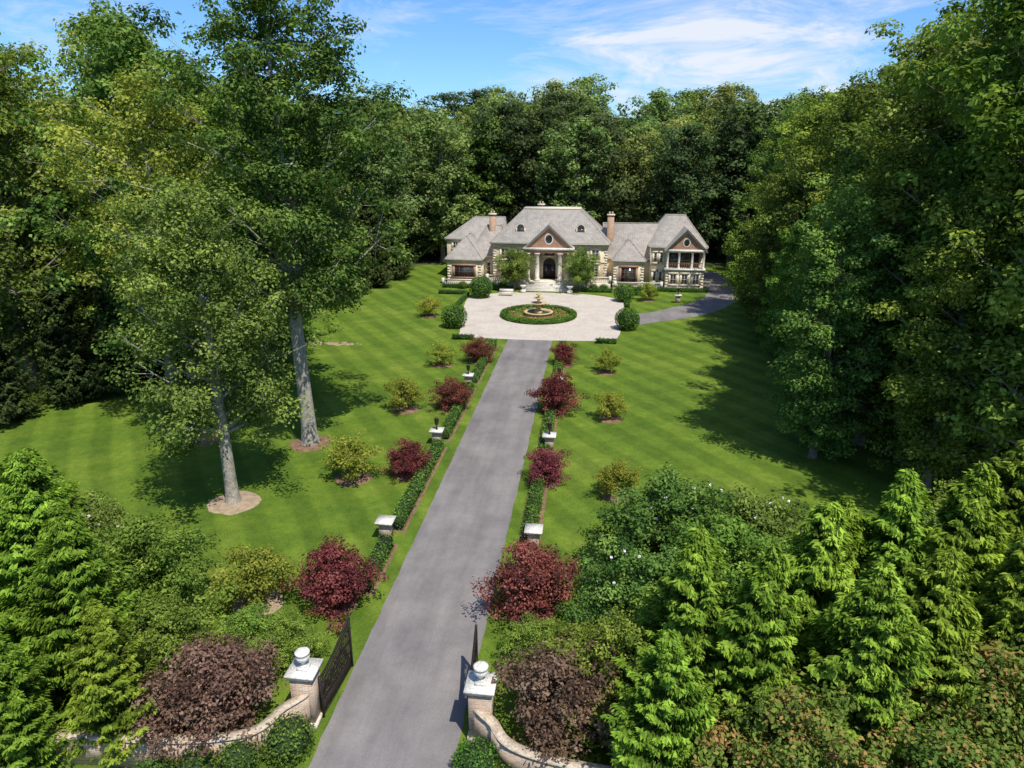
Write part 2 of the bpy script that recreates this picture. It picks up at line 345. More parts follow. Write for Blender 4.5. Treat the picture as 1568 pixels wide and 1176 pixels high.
MAP=[tree_mesh('maple_%d'%i,50+i,2.7,.55,1.5,.07,28,5,95,.12,.38,M['leaf_red'],M['bark_dark'],peak=.35,gap=.10,rise=.8) for i in range(3)]
PUR=recolor(MAP[0],M['leaf_red'],M['leaf_purple'],'purple_maple')
CREPE=tree_mesh('crepe',60,5.8,1.8,2.2,.07,44,5,85,.18,.5,M['leaf'],B,peak=.5,stems=4,gap=.12)
SHR=[tree_mesh('shrub_%d'%i,70+i,5.8,.4,3.0,.1,56,5,120,.19,.56,M['leaf' if i else 'leaf_bright'],M['bark_dark'],peak=.4,stems=3,flowers=(26 if i else 0),gap=.22) for i in range(2)]
SHRR=recolor(SHR[0],M['leaf_bright'],M['leaf_russet'],'russet_shrub')
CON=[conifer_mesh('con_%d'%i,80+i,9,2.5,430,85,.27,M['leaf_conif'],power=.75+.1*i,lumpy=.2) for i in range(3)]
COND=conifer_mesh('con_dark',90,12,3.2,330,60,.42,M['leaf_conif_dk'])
FOR=[tree_mesh('forest_%d'%i,100+i,24,3.5,4.9+.5*(i%2),.4,44,5,60,.6,1.2,M[('leaf_forest_haze','leaf_forest_haze2','leaf','leaf_dark')[i]],B,peak=.55,gap=.28,low=.6) for i in range(4)]
FORC=conifer_mesh('forest_con',110,20,4.2,260,34,.85,M['leaf_conif_dk'])

# ------------------------------------------------------------------ terrain
def sm(t): t=np.clip(t,0,1); return t*t*(3-2*t)
def hgt(x,y): return 15*sm((y-140)/110.)+0*x
g=np.linspace(-1,1,121); gx=np.sign(g)*np.abs(g)**2.4*3500; gy=gx+60
X,Y=np.meshgrid(gx,gy); Z=hgt(X,Y); n=len(g)
i,j=np.meshgrid(np.arange(n-1),np.arange(n-1)); a=(j*n+i).ravel()
mb=MB(); mb.add(np.stack([X.ravel(),Y.ravel(),Z.ravel()],1),np.stack([a,a+1,a+n+1,a+n],1),M['ground']); mb.obj('ground',smooth=True)
def sheet(name,pts,z,mat,parent=None):
    me=bpy.data.meshes.new(name); me.from_pydata([(x,y,z) for x,y in pts],[],[list(range(len(pts)))]); me.materials.append(mat)
    return place(me,name,parent=parent)
def smoothloop(pts,k=6):
    out=[];n=len(pts)
    for i in range(n):
        p0,p1,p2,p3=[np.array(pts[(i+d)%n],float) for d in (-1,0,1,2)]
        for q in range(k):
            t=q/k; out.append(tuple(.5*((2*p1)+(-p0+p2)*t+(2*p0-5*p1+4*p2-p3)*t*t+(-p0+3*p1-3*p2+p3)*t**3)))
    return out
sheet('lawn',smoothloop([(-60,14),(-62,50),(-40,78),(-33,95),(-27,118),(-20,127),(10,128),(32,127),(34,100),(32,75),(40,50),(60,30),(50,12),(0,11)]),.012,M['lawn'])
sheet('meadow',smoothloop([(-48,74),(-64,60),(-110,62),(-140,90),(-120,118),(-75,116),(-52,98)]),.008,M['meadow'])
rng=np.random.default_rng(3); ys=np.arange(-20,75.6,.6); e1=rng.normal(0,.02,len(ys)); e2=rng.normal(0,.02,len(ys))
sheet('driveway',[(2.45+e1[k],ys[k]) for k in range(len(ys))]+[(3.0,76.4),(-3.0,76.4)]+[(-2.45+e2[k],ys[k]) for k in range(len(ys))][::-1],.024,M['asphalt'])
sheet('motor_court_paving',smoothloop([(-7.6,75.6),(-2.8,75.0),(2.8,75.0),(8.5,75.6),(9.8,78),(10.3,84),(10.8,92),(10.6,98),(6,101.3),(0,102),(-6,101.3),(-10.4,98),(-10.4,92),(-9.2,84),(-8.4,78)],5),.034,M['court'])
sheet('side_drive',smoothloop([(9.5,82),(15,85.5),(20.5,89.5),(25,96),(27.5,104),(28,122),(24,122),(23.6,106),(21,98.5),(17,93.5),(13.5,90),(9.5,89)],5),.026,M['asphalt'])
mb=MB(); n=140; A=np.radians(np.linspace(-75,75,n)); V=[]
for q,(dr,hz) in enumerate(((-500,0),(-250,.6),(0,1),(400,0))):
    for k,a_ in enumerate(A):
        h_=48*(.6+.25*math.sin(a_*5+3)+.15*math.sin(a_*13)+.05*math.sin(a_*37))*hz+(15 if hz==0 else 12)
        V.append((math.sin(a_)*(1700+dr),math.cos(a_)*(1700+dr),h_))
F=[(q*n+k,q*n+k+1,(q+1)*n+k+1,(q+1)*n+k) for q in range(3) for k in range(n-1)]
mb.add(V,F,M['hill']); mb.obj('hills',smooth=True)
# ------------------------------------------------------------------ mulch beds
def mulch(x,y,r,mat='mulch',seed=0):
    rng=np.random.default_rng(int(abs(x*91+y*13))+seed); mb=MB(); k=20; R=r*(1+rng.normal(0,.05,k)); th=np.arange(k)/k*6.283
    V=[(x+R[i]*math.cos(th[i]),y+R[i]*math.sin(th[i]),.018) for i in range(k)]+[(x+.5*R[i]*math.cos(th[i]),y+.5*R[i]*math.sin(th[i]),.018+.10*r*.7) for i in range(k)]+[(x,y,.02+.12*r*.7)]*k
    F=[(q*k+i,q*k+(i+1)%k,(q+1)*k+(i+1)%k,(q+1)*k+i) for q in range(2) for i in range(k)]
    mb.add(V,F,M[mat]); mb.obj('mulch_bed',smooth=True)
rr=random.Random(7)
for (x,y,s_) in ((-4.65,26.6,1.1),(-4.7,40.2,.86),(-4.4,52.6,.92),(-4.3,66,.88),(4.3,27,1.2),(4.1,40.2,.82),(4.1,52.8,1.14),(4.1,66,.78)):
    place(MAP[rr.randrange(3)],'japanese_maple_tree',x,y,0,s_,rr.uniform(0,6.28)); mulch(x,y,.95)
for (x,y,s_) in ((-8.3,26.3,1.02),(-8.2,39.5,1.05),(-8,52,.95),(-7.6,64.5,.86),(-13.6,85,.98),(8.5,39,.82),(8.4,51.8,.8),(8.1,64,.8),(14.4,98,.9),(8.6,26.5,1.)):
    place(DOG[rr.randrange(3)],'dogwood_tree',x,y,0,s_,rr.uniform(0,6.28)); mulch(x,y,1.0*s_+.15,'mulch_l' if y<30 else 'mulch')
rng=np.random.default_rng(5)
for s_ in (-1,1):
    mb=MB()
    for (a,b_) in ((27.6,31.8),(33.4,44.8),(46.3,57.8),(59.3,72.5)):
        if s_>0 and a<30: continue
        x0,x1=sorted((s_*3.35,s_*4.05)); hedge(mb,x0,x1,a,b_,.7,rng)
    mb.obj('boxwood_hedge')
    for (a,b_) in ((27.6,31.8),(33.4,44.8),(46.3,57.8),(59.3,72.5)):
        x0,x1=sorted((s_*3.15,s_*4.3)); sheet('hedge_mulch_strip',[(x0,a-.2),(x1,a-.2),(x1,b_+.2),(x0,b_+.2)],.017,M['mulch'])
mb=MB()
for (x0,x1,y0,y1) in ((-11.4,-10.9,88,99),(11.1,11.6,93,99),(-8.6,-6.2,74.2,74.7),(7.2,9.4,74.2,74.7),(-9.5,-5,103,103.7),(5,9.5,103,103.7),(-16,-10.5,104.2,105),(10,23.5,104.6,105.4),(11.6,16,101.3,101.9),(-15.5,-11.4,99.3,99.9)):
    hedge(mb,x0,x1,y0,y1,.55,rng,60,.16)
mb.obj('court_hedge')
BALL=ball_mesh('ball',3,1.45,.95,.17,70); BALLS=ball_mesh('ball_s',4,.72,.85,.09,260)
for (x,y,s_) in ((-9.0,97.5,1.1),(11.0,97.0,.9),(-9.4,79.8,1.0),(10.8,81.0,.95)): place(BALL,'globe_shrub',x,y,0,s_,x)
for (x,y,s_) in ((-3.3,18.2,1.15),(-4.7,17.4,.95),(-5.9,16.8,.9),(3.3,18.1,1.),(4.4,17.1,.95),(-7.1,16.3,.9)): place(BALLS,'boxwood_shrub',x,y,0,s_,x)
# ------------------------------------------------------------------ piers w/ caps
def pier(x,y,lantern):
    mb=MB(); mb.box(x-.3,x+.3,y-.3,y+.3,0,.95,M['brickL']); mb.box(x-.4,x+.4,y-.4,y+.4,.952,1.03,M['white'])
    mb.box(x-.47,x+.47,y-.47,y+.47,1.032,1.13,M['white'])
    if lantern:
        mb.lathe(x,y,[(.001,1.132),(.1,1.132),(.06,1.2),(.04,1.45),(.13,1.5),(.17,1.85),(.19,1.87),(.05,2.02),(.001,2.1)],M['iron'],6)
    mb.obj('lantern_pier' if lantern else 'brick_pier')
for s_ in (-1,1):
    for k,y in enumerate((32.6,45.5,58.5)): pier(s_*4.0,y,k>0)
pier(18.3,97,True)
# ------------------------------------------------------------------ gate, pillars, walls
for s_ in (-1,1):
    mt=M['brickL'] if s_<0 else M['brickR']; x=s_*3.22; y=19.8
    mb=MB(); mb.box(x-.46,x+.46,y-.46,y+.46,0,.25,M['cream']); mb.box(x-.40,x+.40,y-.40,y+.40,.252,2.1,mt)
    for k,(e,z0,z1) in enumerate(((.43,2.102,2.17),(.47,2.172,2.24),(.53,2.242,2.33))): mb.box(x-e,x+e,y-e,y+e,z0,z1,M['white'])
    mb.box(x-.2,x+.2,y-.2,y+.2,2.332,2.42,M['white'])
    mb.lathe(x,y,[(.001,2.422),(.15,2.422),(.15,2.47),(.08,2.50),(.07,2.60),(.17,2.66),(.24,2.76),(.255,2.86),(.20,2.92),(.26,2.96),(.27,3.02),(.20,3.05),(.10,3.07),(.001,3.08)],M['white'],20)
    mb.obj('gate_pillar')
    mb=MB(); gx=0; y0,L=0,2.75
    def top(u): return 1.75+.65*(u**2)
    us=np.linspace(0,1,12)
    mb.tube([(gx,y0+L*u,top(u)) for u in us],.05,M['iron'],6); mb.tube([(gx,y0+L*u,top(u)-.28) for u in us],.03,M['iron'],6)
    mb.box(gx-.045,gx+.045,y0-.045,y0+.045,.03,1.85,M['iron']); mb.box(gx-.045,gx+.045,y0+L-.045,y0+L+.045,.03,2.45,M['iron'])
    for z in (.10,.78,1.3): mb.box(gx-.022,gx+.022,y0+.046,y0+L-.046,z,z+.06,M['iron'])
    mb.box(gx-.012,gx+.012,y0+.046,y0+L-.046,.162,.60,M['iron'])
    for k in range(1,25):
        u=k/25; mb.tube([(gx,y0+L*u,.1),(gx,y0+L*u,top(u))],.02,M['iron'],4)
        mb.tube([(gx,y0+L*u,top(u)),(gx,y0+L*u,top(u)+.12)],[.028,.003],M['iron'],4)
    for k in range(5):
        cy=y0+L*(k+.5)/5; th=np.linspace(0,6.283,14); mb.tube([(gx+.015,cy+.2*math.cos(a),1.08+.2*math.sin(a)) for a in th],.028,M['iron'],5)
        mb.tube([(gx+.015,cy+(.22-.014*q)*math.cos(q*.5),top((k+.5)/5)-.5+(.17-.012*q)*math.sin(q*.5)) for q in range(12)],.024,M['iron'],4)
    o=mb.obj('iron_gate'); o.location=(s_*2.74,19.95,0); o.rotation_euler=(0,0,math.radians(s_*3.5))
    P=smoothloop([(3.6,19.65),(3.8,19.0),(4.4,18.35),(5.6,17.95),(7.4,17.7),(9.5,17.6),(12,17.6)],6)[:37]
    P=np.array(P); t=np.linspace(0,1,len(P)); d=np.gradient(P,axis=0); d/=np.linalg.norm(d,axis=1,keepdims=True); nn=np.stack([-d[:,1],d[:,0]],1)
    P[:,0]*=s_; nn[:,0]*=s_
    if s_<0: P[:,1]-=.45*sm(t*3)
    h=1.1+.7*np.exp(-t*9)
    mb=MB()
    def strip(w,z0,z1,mat):
        n=len(P);V=[]
        for i in range(n):
            a=P[i]+nn[i]*w; b_=P[i]-nn[i]*w
            V+=[(a[0],a[1],z0[i]),(a[0],a[1],z1[i]),(b_[0],b_[1],z1[i]),(b_[0],b_[1],z0[i])]
        F=[(4*i+q,4*i+(q+1)%4,4*(i+1)+(q+1)%4,4*(i+1)+q) for i in range(n-1) for q in range(4)]
        mb.add(V,F,mat)
    strip(.15,h*0,h,mt); strip(.185,h+.002,h+.07,M['cope'])
    mb.obj('curved_brick_wall')
# ------------------------------------------------------------------ fountain
E=empty('fountain',0,86.8)
mb=MB(); mb.lathe(0,0,[(1.75,.0),(1.75,.5),(1.85,.52),(1.85,.62),(1.5,.62),(1.5,.3),(.001,.3)],M['foun'],32)
mb.lathe(0,0,[(.5,.3),(.5,.75),(.32,.85),(.22,1.2),(.3,1.4),(.95,1.62),(1.05,1.72),(.95,1.7),(.2,1.62),(.15,2.0),(.2,2.15),(.6,2.3),(.66,2.38),(.55,2.36),(.12,2.32),(.1,2.6),(.3,2.72),(.33,2.78),(.1,2.8),(.12,3.0),(.001,3.15)],M['foun'],24)
mb.obj('stone_tiers',E,True)
mb=MB(); mb.lathe(0,0,[(1.49,.5),(.5,.505)],M['water'],32); mb.obj('water_surface',E)
mb=MB(); rng=np.random.default_rng(9)
mb.lathe(0,0,[(4.15,.0),(4.15,.42),(4.72,.42),(4.72,.0)],M['core'],48)
n=9000; a=rng.uniform(0,6.283,n); q=rng.uniform(-1,1,n); ang=q*1.9
r_=4.43+.34*np.sin(ang)*1.0; z=.12+.38*np.clip(np.cos(ang)*1.0+.35,0,1)
nn=np.stack([np.cos(a)*np.sin(ang),np.sin(a)*np.sin(ang),np.cos(ang)+.2],1)
leafy_surface(mb,np.stack([r_*np.cos(a),r_*np.sin(a),z],1),nn,.15,M['leaf_box'],rng)
o=mb.obj('ring_hedge'); o.location=(0,86.8,0)
mb=MB(); n=3800; a=rng.uniform(0,6.283,n); r_=rng.uniform(2.0,4.0,n); kx=.25*np.abs(np.sin(a*9))*np.exp(-((r_-3)/.8)**2)
P=np.stack([r_*np.cos(a),r_*np.sin(a),.08+kx+rng.uniform(0,.12,n)],1)
mb.lathe(0,0,[(4.14,.04),(1.76,.06)],M['mulch'],48)
mb.leaves(P,np.array([0,0,1.])+rng.normal(size=(n,3))*.5,rdir(rng,n),.15,.7,M['leaf_box'],rng.normal(.5,.2,n))
s2=rng.choice(n,420); mb.leaves(P[s2]+[0,0,.08],np.array([0,0,1.])+rng.normal(size=(420,3))*.3,rdir(rng,420),.14,.9,M['flower_o'],np.full(420,.5))
o=mb.obj('flower_bed'); o.location=(0,86.8,0)
for x in (-3.4,3.4):
    mb=MB(); mb.lathe(x,101.6,[(.001,0),(.4,0),(.4,.5),(.2,.55),(.15,.75),(.45,1.0),(.5,1.15),(.001,1.12)],M['white'],16); mb.obj('stone_urn')
mb=MB(); mb.box(-6.6,-4.6,98.9,99.5,.42,.5,M['white']); 
for x in (-6.5,-4.85): mb.box(x,x+.15,98.95,99.45,.036,.419,M['white'])
mb.box(-6.6,-4.6,99.42,99.5,.502,.95,M['white'])
mb.obj('stone_bench')
# ------------------------------------------------------------------ house
H=empty('stone_mansion',0,108)
class HB(MB):
    def obj(s,name,smooth=False):
        o=MB.obj(s,name,H,smooth); o.location=(0,-108,0); return o
def hip(mb,x0,x1,y0,y1,z0,z1,tx0,tx1,ty0,ty1,mat,e=.34,th=.18):
    x0-=e;x1+=e;y0-=e;y1+=e
    b_=[(x0,y0,z0),(x1,y0,z0),(x1,y1,z0),(x0,y1,z0)]; t_=[(tx0,ty0,z1),(tx1,ty0,z1),(tx1,ty1,z1),(tx0,ty1,z1)]
    mb.add(b_+t_,[(0,1,5,4),(1,2,6,5),(2,3,7,6),(3,0,4,7),(4,5,6,7)],mat)
    mb.box(x0+.02,x1-.02,y0+.02,y1-.02,z0-th,z0-.003,M['cream'])
    for p,q in ((0,0),(1,1),(2,2),(3,3)):
        mb.tube([b_[p],t_[q]],.09,M['slate'],5)
    mb.tube([t_[0],t_[1]],.1,M['slate'],5)
def gable_front(mb,x0,x1,yf,yb,z0,z1,mat,e=.35,rt=.22):
    xm=(x0+x1)/2; k=(z1-z0)/((x1-x0)/2); xa,xb=x0-e,x1+e; za=z0-k*e
    for (xs) in (xa,xb):
        mb.quad((xs,yf-.3,za+.02),(xm,yf-.3,z1+.02),(xm,yb,z1+.02),(xs,yb,za+.02),mat)
        mb.add([(xs,yf-.3,za-.26),(xs,yf-.3,za),(xm,yf-.3,z1),(xm,yf-.3,z1-.38),(xs,yf-.02,za-.26),(xs,yf-.02,za),(xm,yf-.02,z1),(xm,yf-.02,z1-.38)],
               [(0,1,2,3),(4,5,6,7),(0,3,7,4),(1,2,6,5),(0,1,5,4)],M['white'])
def window(mb,x,z0,z1,w,y,arch=False,nx=2,nz=3,frame='cream',sur='cream',fw=.08,sw=.22):
    mb.box(x-w/2-sw,x-w/2,y-.10,y+.05,z0-.15,z1+.0,M[sur]); mb.box(x+w/2,x+w/2+sw,y-.10,y+.05,z0-.15,z1+.0,M[sur])
    mb.box(x-w/2-sw-.08,x+w/2+sw+.08,y-.16,y+.05,z0-.32,z0-.152,M[sur])
    mb.box(x-w/2-sw-.05,x+w/2+sw+.05,y-.13,y+.05,z1+.002,z1+.30,M[sur])
    mb.box(x-w/2,x+w/2,y-.02,y+.04,z0-.15,z1,M['glass'])
    mb.box(x-w/2,x-w/2+fw,y-.06,y-.022,z0-.15,z1,M[frame]); mb.box(x+w/2-fw,x+w/2,y-.06,y-.022,z0-.15,z1,M[frame])
    mb.box(x-w/2+fw,x+w/2-fw,y-.06,y-.022,z1-fw,z1,M[frame]); mb.box(x-w/2+fw,x+w/2-fw,y-.06,y-.022,z0-.15,z0-.15+fw,M[frame])
    for k in range(1,nx): xx=x-w/2+w*k/nx; mb.box(xx-.025,xx+.025,y-.055,y-.024,z0-.15+fw,z1-fw,M[frame])
    for k in range(1,nz): zz=z0-.15+(z1-z0+.15)*k/nz; mb.box(x-w/2+fw,x+w/2-fw,y-.052,y-.026,zz-.02,zz+.02,M[frame])
W=HB(); w=M['wall']
W.box(-8.7,8.7,108,121,0,6.3,w)
W.box(-15.6,-10.4,106.6,116,0,3.85,w)
W.box(-17,-8.71,113.5,122,0,6.1,w)
W.box(-10.39,-8.705,109.5,113.49,0,4.0,w)
W.box(8.705,16.0,109.6,118,0,4.0,w)
W.box(9.7,14.2,107.2,109.59,0,3.95,w)
W.box(15.2,23.2,108.4,119,0,5.9,w)
W.box(17.4,22.9,106.4,108.39,0,2.9,w)
for (x0,x1,y) in ((-8.75,8.75,107.94),(-15.65,-10.35,106.54),(9.65,14.25,107.14),(15.15,17.39,108.34),(17.35,22.95,106.34)):
    W.box(x0,x1,y,y+.055,0,.7,M['cream'])
W.box(-8.76,8.76,107.93,107.995,3.55,3.8,M['cream']); W.box(-8.78,8.78,107.9,107.995,5.75,6.28,M['cream'])
W.box(-15.66,-10.34,106.53,106.595,3.55,3.84,M['cream']); W.box(9.64,14.26,107.13,107.195,3.65,3.94,M['cream'])
def quoin(x0,x1,y,z0,z1):
    k=0;z=z0
    while z+.3<z1:
        d=.5 if k%2 else .34
        for (a,sg) in ((x0,1),(x1,-1)):
            xa,xb=sorted((a-.03*sg,a+d*sg)); W.box(xa,xb,y-.02,y-.002,z,z+.36,M['cream'])
        z+=.4;k+=1
quoin(-8.7,8.7,108,.75,3.5); quoin(-8.7,8.7,108,3.85,5.7); quoin(-15.6,-10.4,106.6,.75,3.5); quoin(9.7,14.2,107.2,.75,3.6); quoin(17.4,22.9,106.4,.75,2.85)
W.obj('walls')
R_=HB(); S=M['slate']
hip(R_,-8.7,8.7,108,121,6.5,11.1,-4.4,4.4,113,116.5,S,.45,.22)
R_.box(-4.5,4.5,112.9,116.6,11.1,11.22,M['cream'])
hip(R_,-15.6,-10.4,106.6,116,4.05,7.2,-13.1,-12.9,109.2,113,S)
hip(R_,-17,-8.3,113.5,122,6.3,9.4,-13,-8,117.6,118,S)
hip(R_,-12.5,-8.0,109.5,117,4.2,8.6,-10.2,-8,112.5,113,S)
hip(R_,8.3,17.5,109.6,118.4,4.2,9.0,8.0,17.5,113.9,114.1,S)
hip(R_,9.7,14.2,107.2,111.5,4.15,6.9,11.85,12.05,109.4,111.4,S)
hip(R_,15.2,23.2,108.4,119,6.1,10.4,17.6,20.4,113,114.5,S)
gable_front(R_,-3.5,3.5,105.6,112,6.15,9.4,S)
gable_front(R_,17.4,22.9,106.5,112,6.1,8.9,S)
R_.obj('roof')
T_=HB()
def tri(mb,a,b_,c,mat):
    m_=tuple((np.array(a)+np.array(b_))/2); mb.add([a,m_,b_,c],[(0,1,2,3)],mat)
tri(T_,(-3.5,105.62,6.1),(3.5,105.62,6.1),(0,105.62,9.35),M['tymp'])
tri(T_,(17.4,106.52,6.05),(22.9,106.52,6.05),(20.15,106.52,8.85),M['tymp'])
for (cx,cz,yy,rr_) in ((0,7.35,105.6,.62),(20.15,7.0,106.5,.5)):
    th=np.linspace(0,6.2832,21)
    for (f,mat,dy) in ((1.35,M['white'],.01),(1.0,M['glass'],.03)):
        c0=(cx,yy-dy,cz)
        for i in range(0,20,2):
            V=[c0]+[(cx+rr_*.8*f*math.cos(th[i+q]),yy-dy,cz+rr_*f*math.sin(th[i+q])) for q in (0,1,2)]
            T_.add(V,[(0,1,2,3)],mat)
T_.box(-3.7,3.7,105.3,105.9,5.3,5.7,M['tymp']); T_.box(-3.8,3.8,105.2,105.95,5.702,6.08,M['white'])
for x in (-3.45,3.45): T_.box(x-.25,x+.25,105.96,107.9,5.3,6.08,M['white'])
T_.box(-3.2,3.2,105.91,107.9,5.9,6.0,M['cream'])
for x in (-3.15,-1.7,1.7,3.15):
    T_.box(x-.40,x+.40,105.2,105.95,1.102,1.45,M['white'])
    T_.lathe(x,105.58,[(.38,1.452),(.38,1.55),(.33,1.6),(.33,3.3),(.28,4.95),(.36,5.05),(.39,5.15)],M['white'],16)
    T_.box(x-.42,x+.42,105.2,105.98,5.152,5.298,M['white'])
T_.box(17.2,23.1,106.2,108.39,2.902,3.2,M['white']); T_.box(17.2,23.1,106.3,106.8,5.55,6.0,M['white'])
for x in (17.55,19.2,21.1,22.75):
    T_.lathe(x,106.55,[(.22,3.202),(.22,3.35),(.17,3.4),(.15,5.3),(.22,5.4),(.22,5.55)],M['white'],12)
T_.box(17.3,22.98,106.81,108.39,5.75,5.9,M['cream'])
for k in range(20):
    x=17.8+k*.25; T_.box(x-.04,x+.04,106.42,106.5,3.202,3.95,M['brown'])
T_.box(17.7,22.6,106.4,106.52,3.952,4.05,M['brown'])
T_.box(17.9,22.4,108.33,108.398,3.25,5.5,M['glass'])
for x in (17.9,19.4,20.9,22.35): T_.box(x-.06,x+.06,108.29,108.328,3.25,5.5,M['brown'])
T_.box(-1.75,1.75,107.8,107.99,1.1,4.6,M['cream']); T_.box(-.95,.95,107.74,107.798,1.1,3.3,M['door'])
for i in range(10):
    a0,a1=math.pi*i/10,math.pi*(i+1)/10
    tri(T_,(.95*math.cos(a0),107.74,3.3+.95*math.sin(a0)),(.95*math.cos(a1),107.74,3.3+.95*math.sin(a1)),(0,107.74,3.3),M['door'])
T_.box(-.03,.03,107.70,107.738,1.1,4.1,M['iron'])
for x in (-.5,.5): T_.box(x-.25,x+.25,107.71,107.738,2.0,3.2,M['glass'])
T_.obj('portico_and_loggia',False)
Wn=HB()
for x in (-6.9,-4.6,4.6,6.9):
    window(Wn,x,1.5,3.3,1.1,108,False,2,4); window(Wn,x,4.1,5.5,1.1,108,False,2,3)
window(Wn,0,4.75,5.4,1.6,107.92,False,3,1,'brown')
window(Wn,-13.0,1.45,3.0,3.0,106.6,False,4,2,'brown','tymp',.07,.3); window(Wn,11.95,.9,3.1,2.2,107.2,False,4,3,'brown','tymp',.07,.3)
window(Wn,-9.6,1.4,3.2,.6,109.5,False,1,3)
for x in (15.9,16.8): window(Wn,x,1.1,2.4,.5,108.4,False,1,2); window(Wn,x,3.9,5.2,.5,108.4,False,1,2)
for x in (18.5,20.15,21.8): window(Wn,x,1.0,2.35,.9,106.4,False,2,2)
window(Wn,-15.6,4.9,5.8,.8,113.5,False,2,2); window(Wn,-13,4.9,5.8,.8,113.5,False,2,2)
Wn.obj('windows')
D_=HB()
for x in (-4.6,4.6):
    y0=109.35; n=12
    arc=[(.62*math.cos(a),.62*math.sin(a)) for a in np.linspace(0,math.pi,n)]
    for i in range(n-1):
        (a,b_),(c_,d_)=arc[i],arc[i+1]
        D_.quad((x+a*1.15,y0-.1,8.55+b_*1.1),(x+c_*1.15,y0-.1,8.55+d_*1.1),(x+c_*1.15,y0+2.4,8.55+d_*1.1),(x+a*1.15,y0+2.4,8.55+b_*1.1),S)
        D_.quad((x+a*1.15,y0-.1,8.55+b_*1.1),(x+c_*1.15,y0-.1,8.55+d_*1.1),(x+c_*.85,y0-.1,8.55+d_*.85),(x+a*.85,y0-.1,8.55+b_*.85),M['cream'])
        tri(D_,(x+a*.86,y0-.05,8.55+b_*.86),(x+c_*.86,y0-.05,8.55+d_*.86),(x,y0-.05,8.4),M['glass'])
    D_.box(x-.55,x+.55,y0-.05,y0+1.5,7.7,8.53,M['glass']); D_.box(x-.71,x-.552,y0-.1,y0+1.6,7.6,8.54,M['cream']); D_.box(x+.552,x+.71,y0-.1,y0+1.6,7.6,8.54,M['cream']); D_.box(x-.75,x+.75,y0-.15,y0-.052,7.5,7.72,M['cream'])
D_.obj('dormers')
C_=HB()
for (x,y,zt) in ((-9.3,112.2,10.2),(9.1,111.8,10.3),(-2.2,119.5,11.2)):
    C_.box(x-.5,x+.5,y-.4,y+.4,3,zt,M['chim']); C_.box(x-.6,x+.6,y-.5,y+.5,zt+.002,zt+.22,M['cream']); 
    for d in (-.22,.22): C_.lathe(x+d,y,[(.14,zt+.222),(.12,zt+.6),(.001,zt+.6)],M['chim'],10)
C_.obj('chimneys')
S_=HB()
S_.box(-9.3,9.3,105,107.93,0,1.1,M['cream'])
for k in range(7):
    S_.box(-2.6-.14*(6-k),2.6+.14*(6-k),102.9+k*.3,104.998 if k<7 else 105,0.0 if k==0 else .157*k+.001,.157*(k+1),M['white'])
def balus(x0,x1,y,z):
    S_.box(x0,x1,y-.12,y+.12,z+.002,z+.14,M['white']); S_.box(x0,x1,y-.13,y+.13,z+.72,z+.85,M['white'])
    n=int((x1-x0)/.3)
    for k in range(n):
        x=x0+(k+.5)*(x1-x0)/n; S_.lathe(x,y,[(.06,z+.14),(.09,z+.3),(.04,z+.55),(.06,z+.72)],M['white'],6)
    for x in (x0-.2,x1+.2): S_.box(x-.2,x+.2,y-.2,y+.2,z+.002,z+1.0,M['white'])
balus(-9.0,-3.2,105.15,1.1); balus(3.2,9.0,105.15,1.1)
S_.box(-16.2,-9.7,105.3,105.7,0,.3,M['cream']); S_.box(9.7,24.2,105.6,106.0,0,.3,M['cream'])
balus(-15.9,-10.1,105.5,.3); balus(10.2,16.6,105.8,.3)
S_.obj('terrace_and_steps')
for x in (-4.9,4.9): place(CREPE,'crepe_myrtle_tree',x,103.4,0,(1.0,1.0,1.05),x)
for x in (-8.3,-6.8,6.8,8.3,12,-12.8): place(BALLS,'boxwood_shrub',x,104.0,0,.9,x)
# ------------------------------------------------------------------ specimen trees
place(MAPL,'shade_tree',-14.2,35.5,0,1.0,0); mulch(-14.2,35.5,1.5,'mulch_l')
place(POP,'tulip_poplar_tree',-13.0,44.5,0,1.04,0); mulch(-13.0,44.5,1.5)
place(YEL,'shade_tree',-21,44.5,0,1.0,0.2); mulch(-21,44.5,1.5)
def T(me,x,y,s,nm='deciduous_tree',r=None): place(me,nm,x,y,0,s,rr.uniform(0,6.28) if r is None else r)
for (x,y,k,s_) in ((-29,54,0,1.03),(-35,60,1,1.1),(-25,63,2,.95),(-42,54,2,1.05),(-47,62,0,1.05),(-31,74,2,.84),(-34,86,0,.78),(-22,56,1,.9)): T(TALL[k],x,y,s_)
T(TALLD,-27,58,.92); T(TALL[1],-54,60,1.0)
for (x,y,k,s_) in ((31,43,1,1.08),(37,49,1,1.15),(32,56,2,1.05),(41,41,2,1.15),(35,64,1,1.05),(45,52,0,1.15),(31,74,0,.92),(37,77,2,1.05),(32,88,1,.9),(36,99,2,.95),(31,36,1,.95),(34,111,0,.9),(45,66,1,1.1),(39,32,0,1.05)): T(TALL[k],x,y,s_)
for (x,y,k,s_) in ((22.0,46.2,0,.85),(26,49,1,1.0),(26.2,57,0,1.02),(28,65,1,.9),(26.5,78,0,.9),(27,87,1,.85),(27.5,42,1,.9),(25.8,70,1,.66)): T(COLM[k],x,y,s_)
for (x,y,s_) in ((-36,51,.9),(-38,46,.8),(-33.5,54,.95),(-31,60,1.0),(-42,47,.75),(-41,42,.6),(-29.5,66,.9),(-28,97,1),(-30,90,1),(-27,104,1.1),(-25.5,111,1.0)): T(COND,x,y,s_,'conifer_tree')
for (x,y) in ((33,50),(30,66),(29.5,81),(29.5,94)): T(COND,x,y,1.0,'conifer_tree')
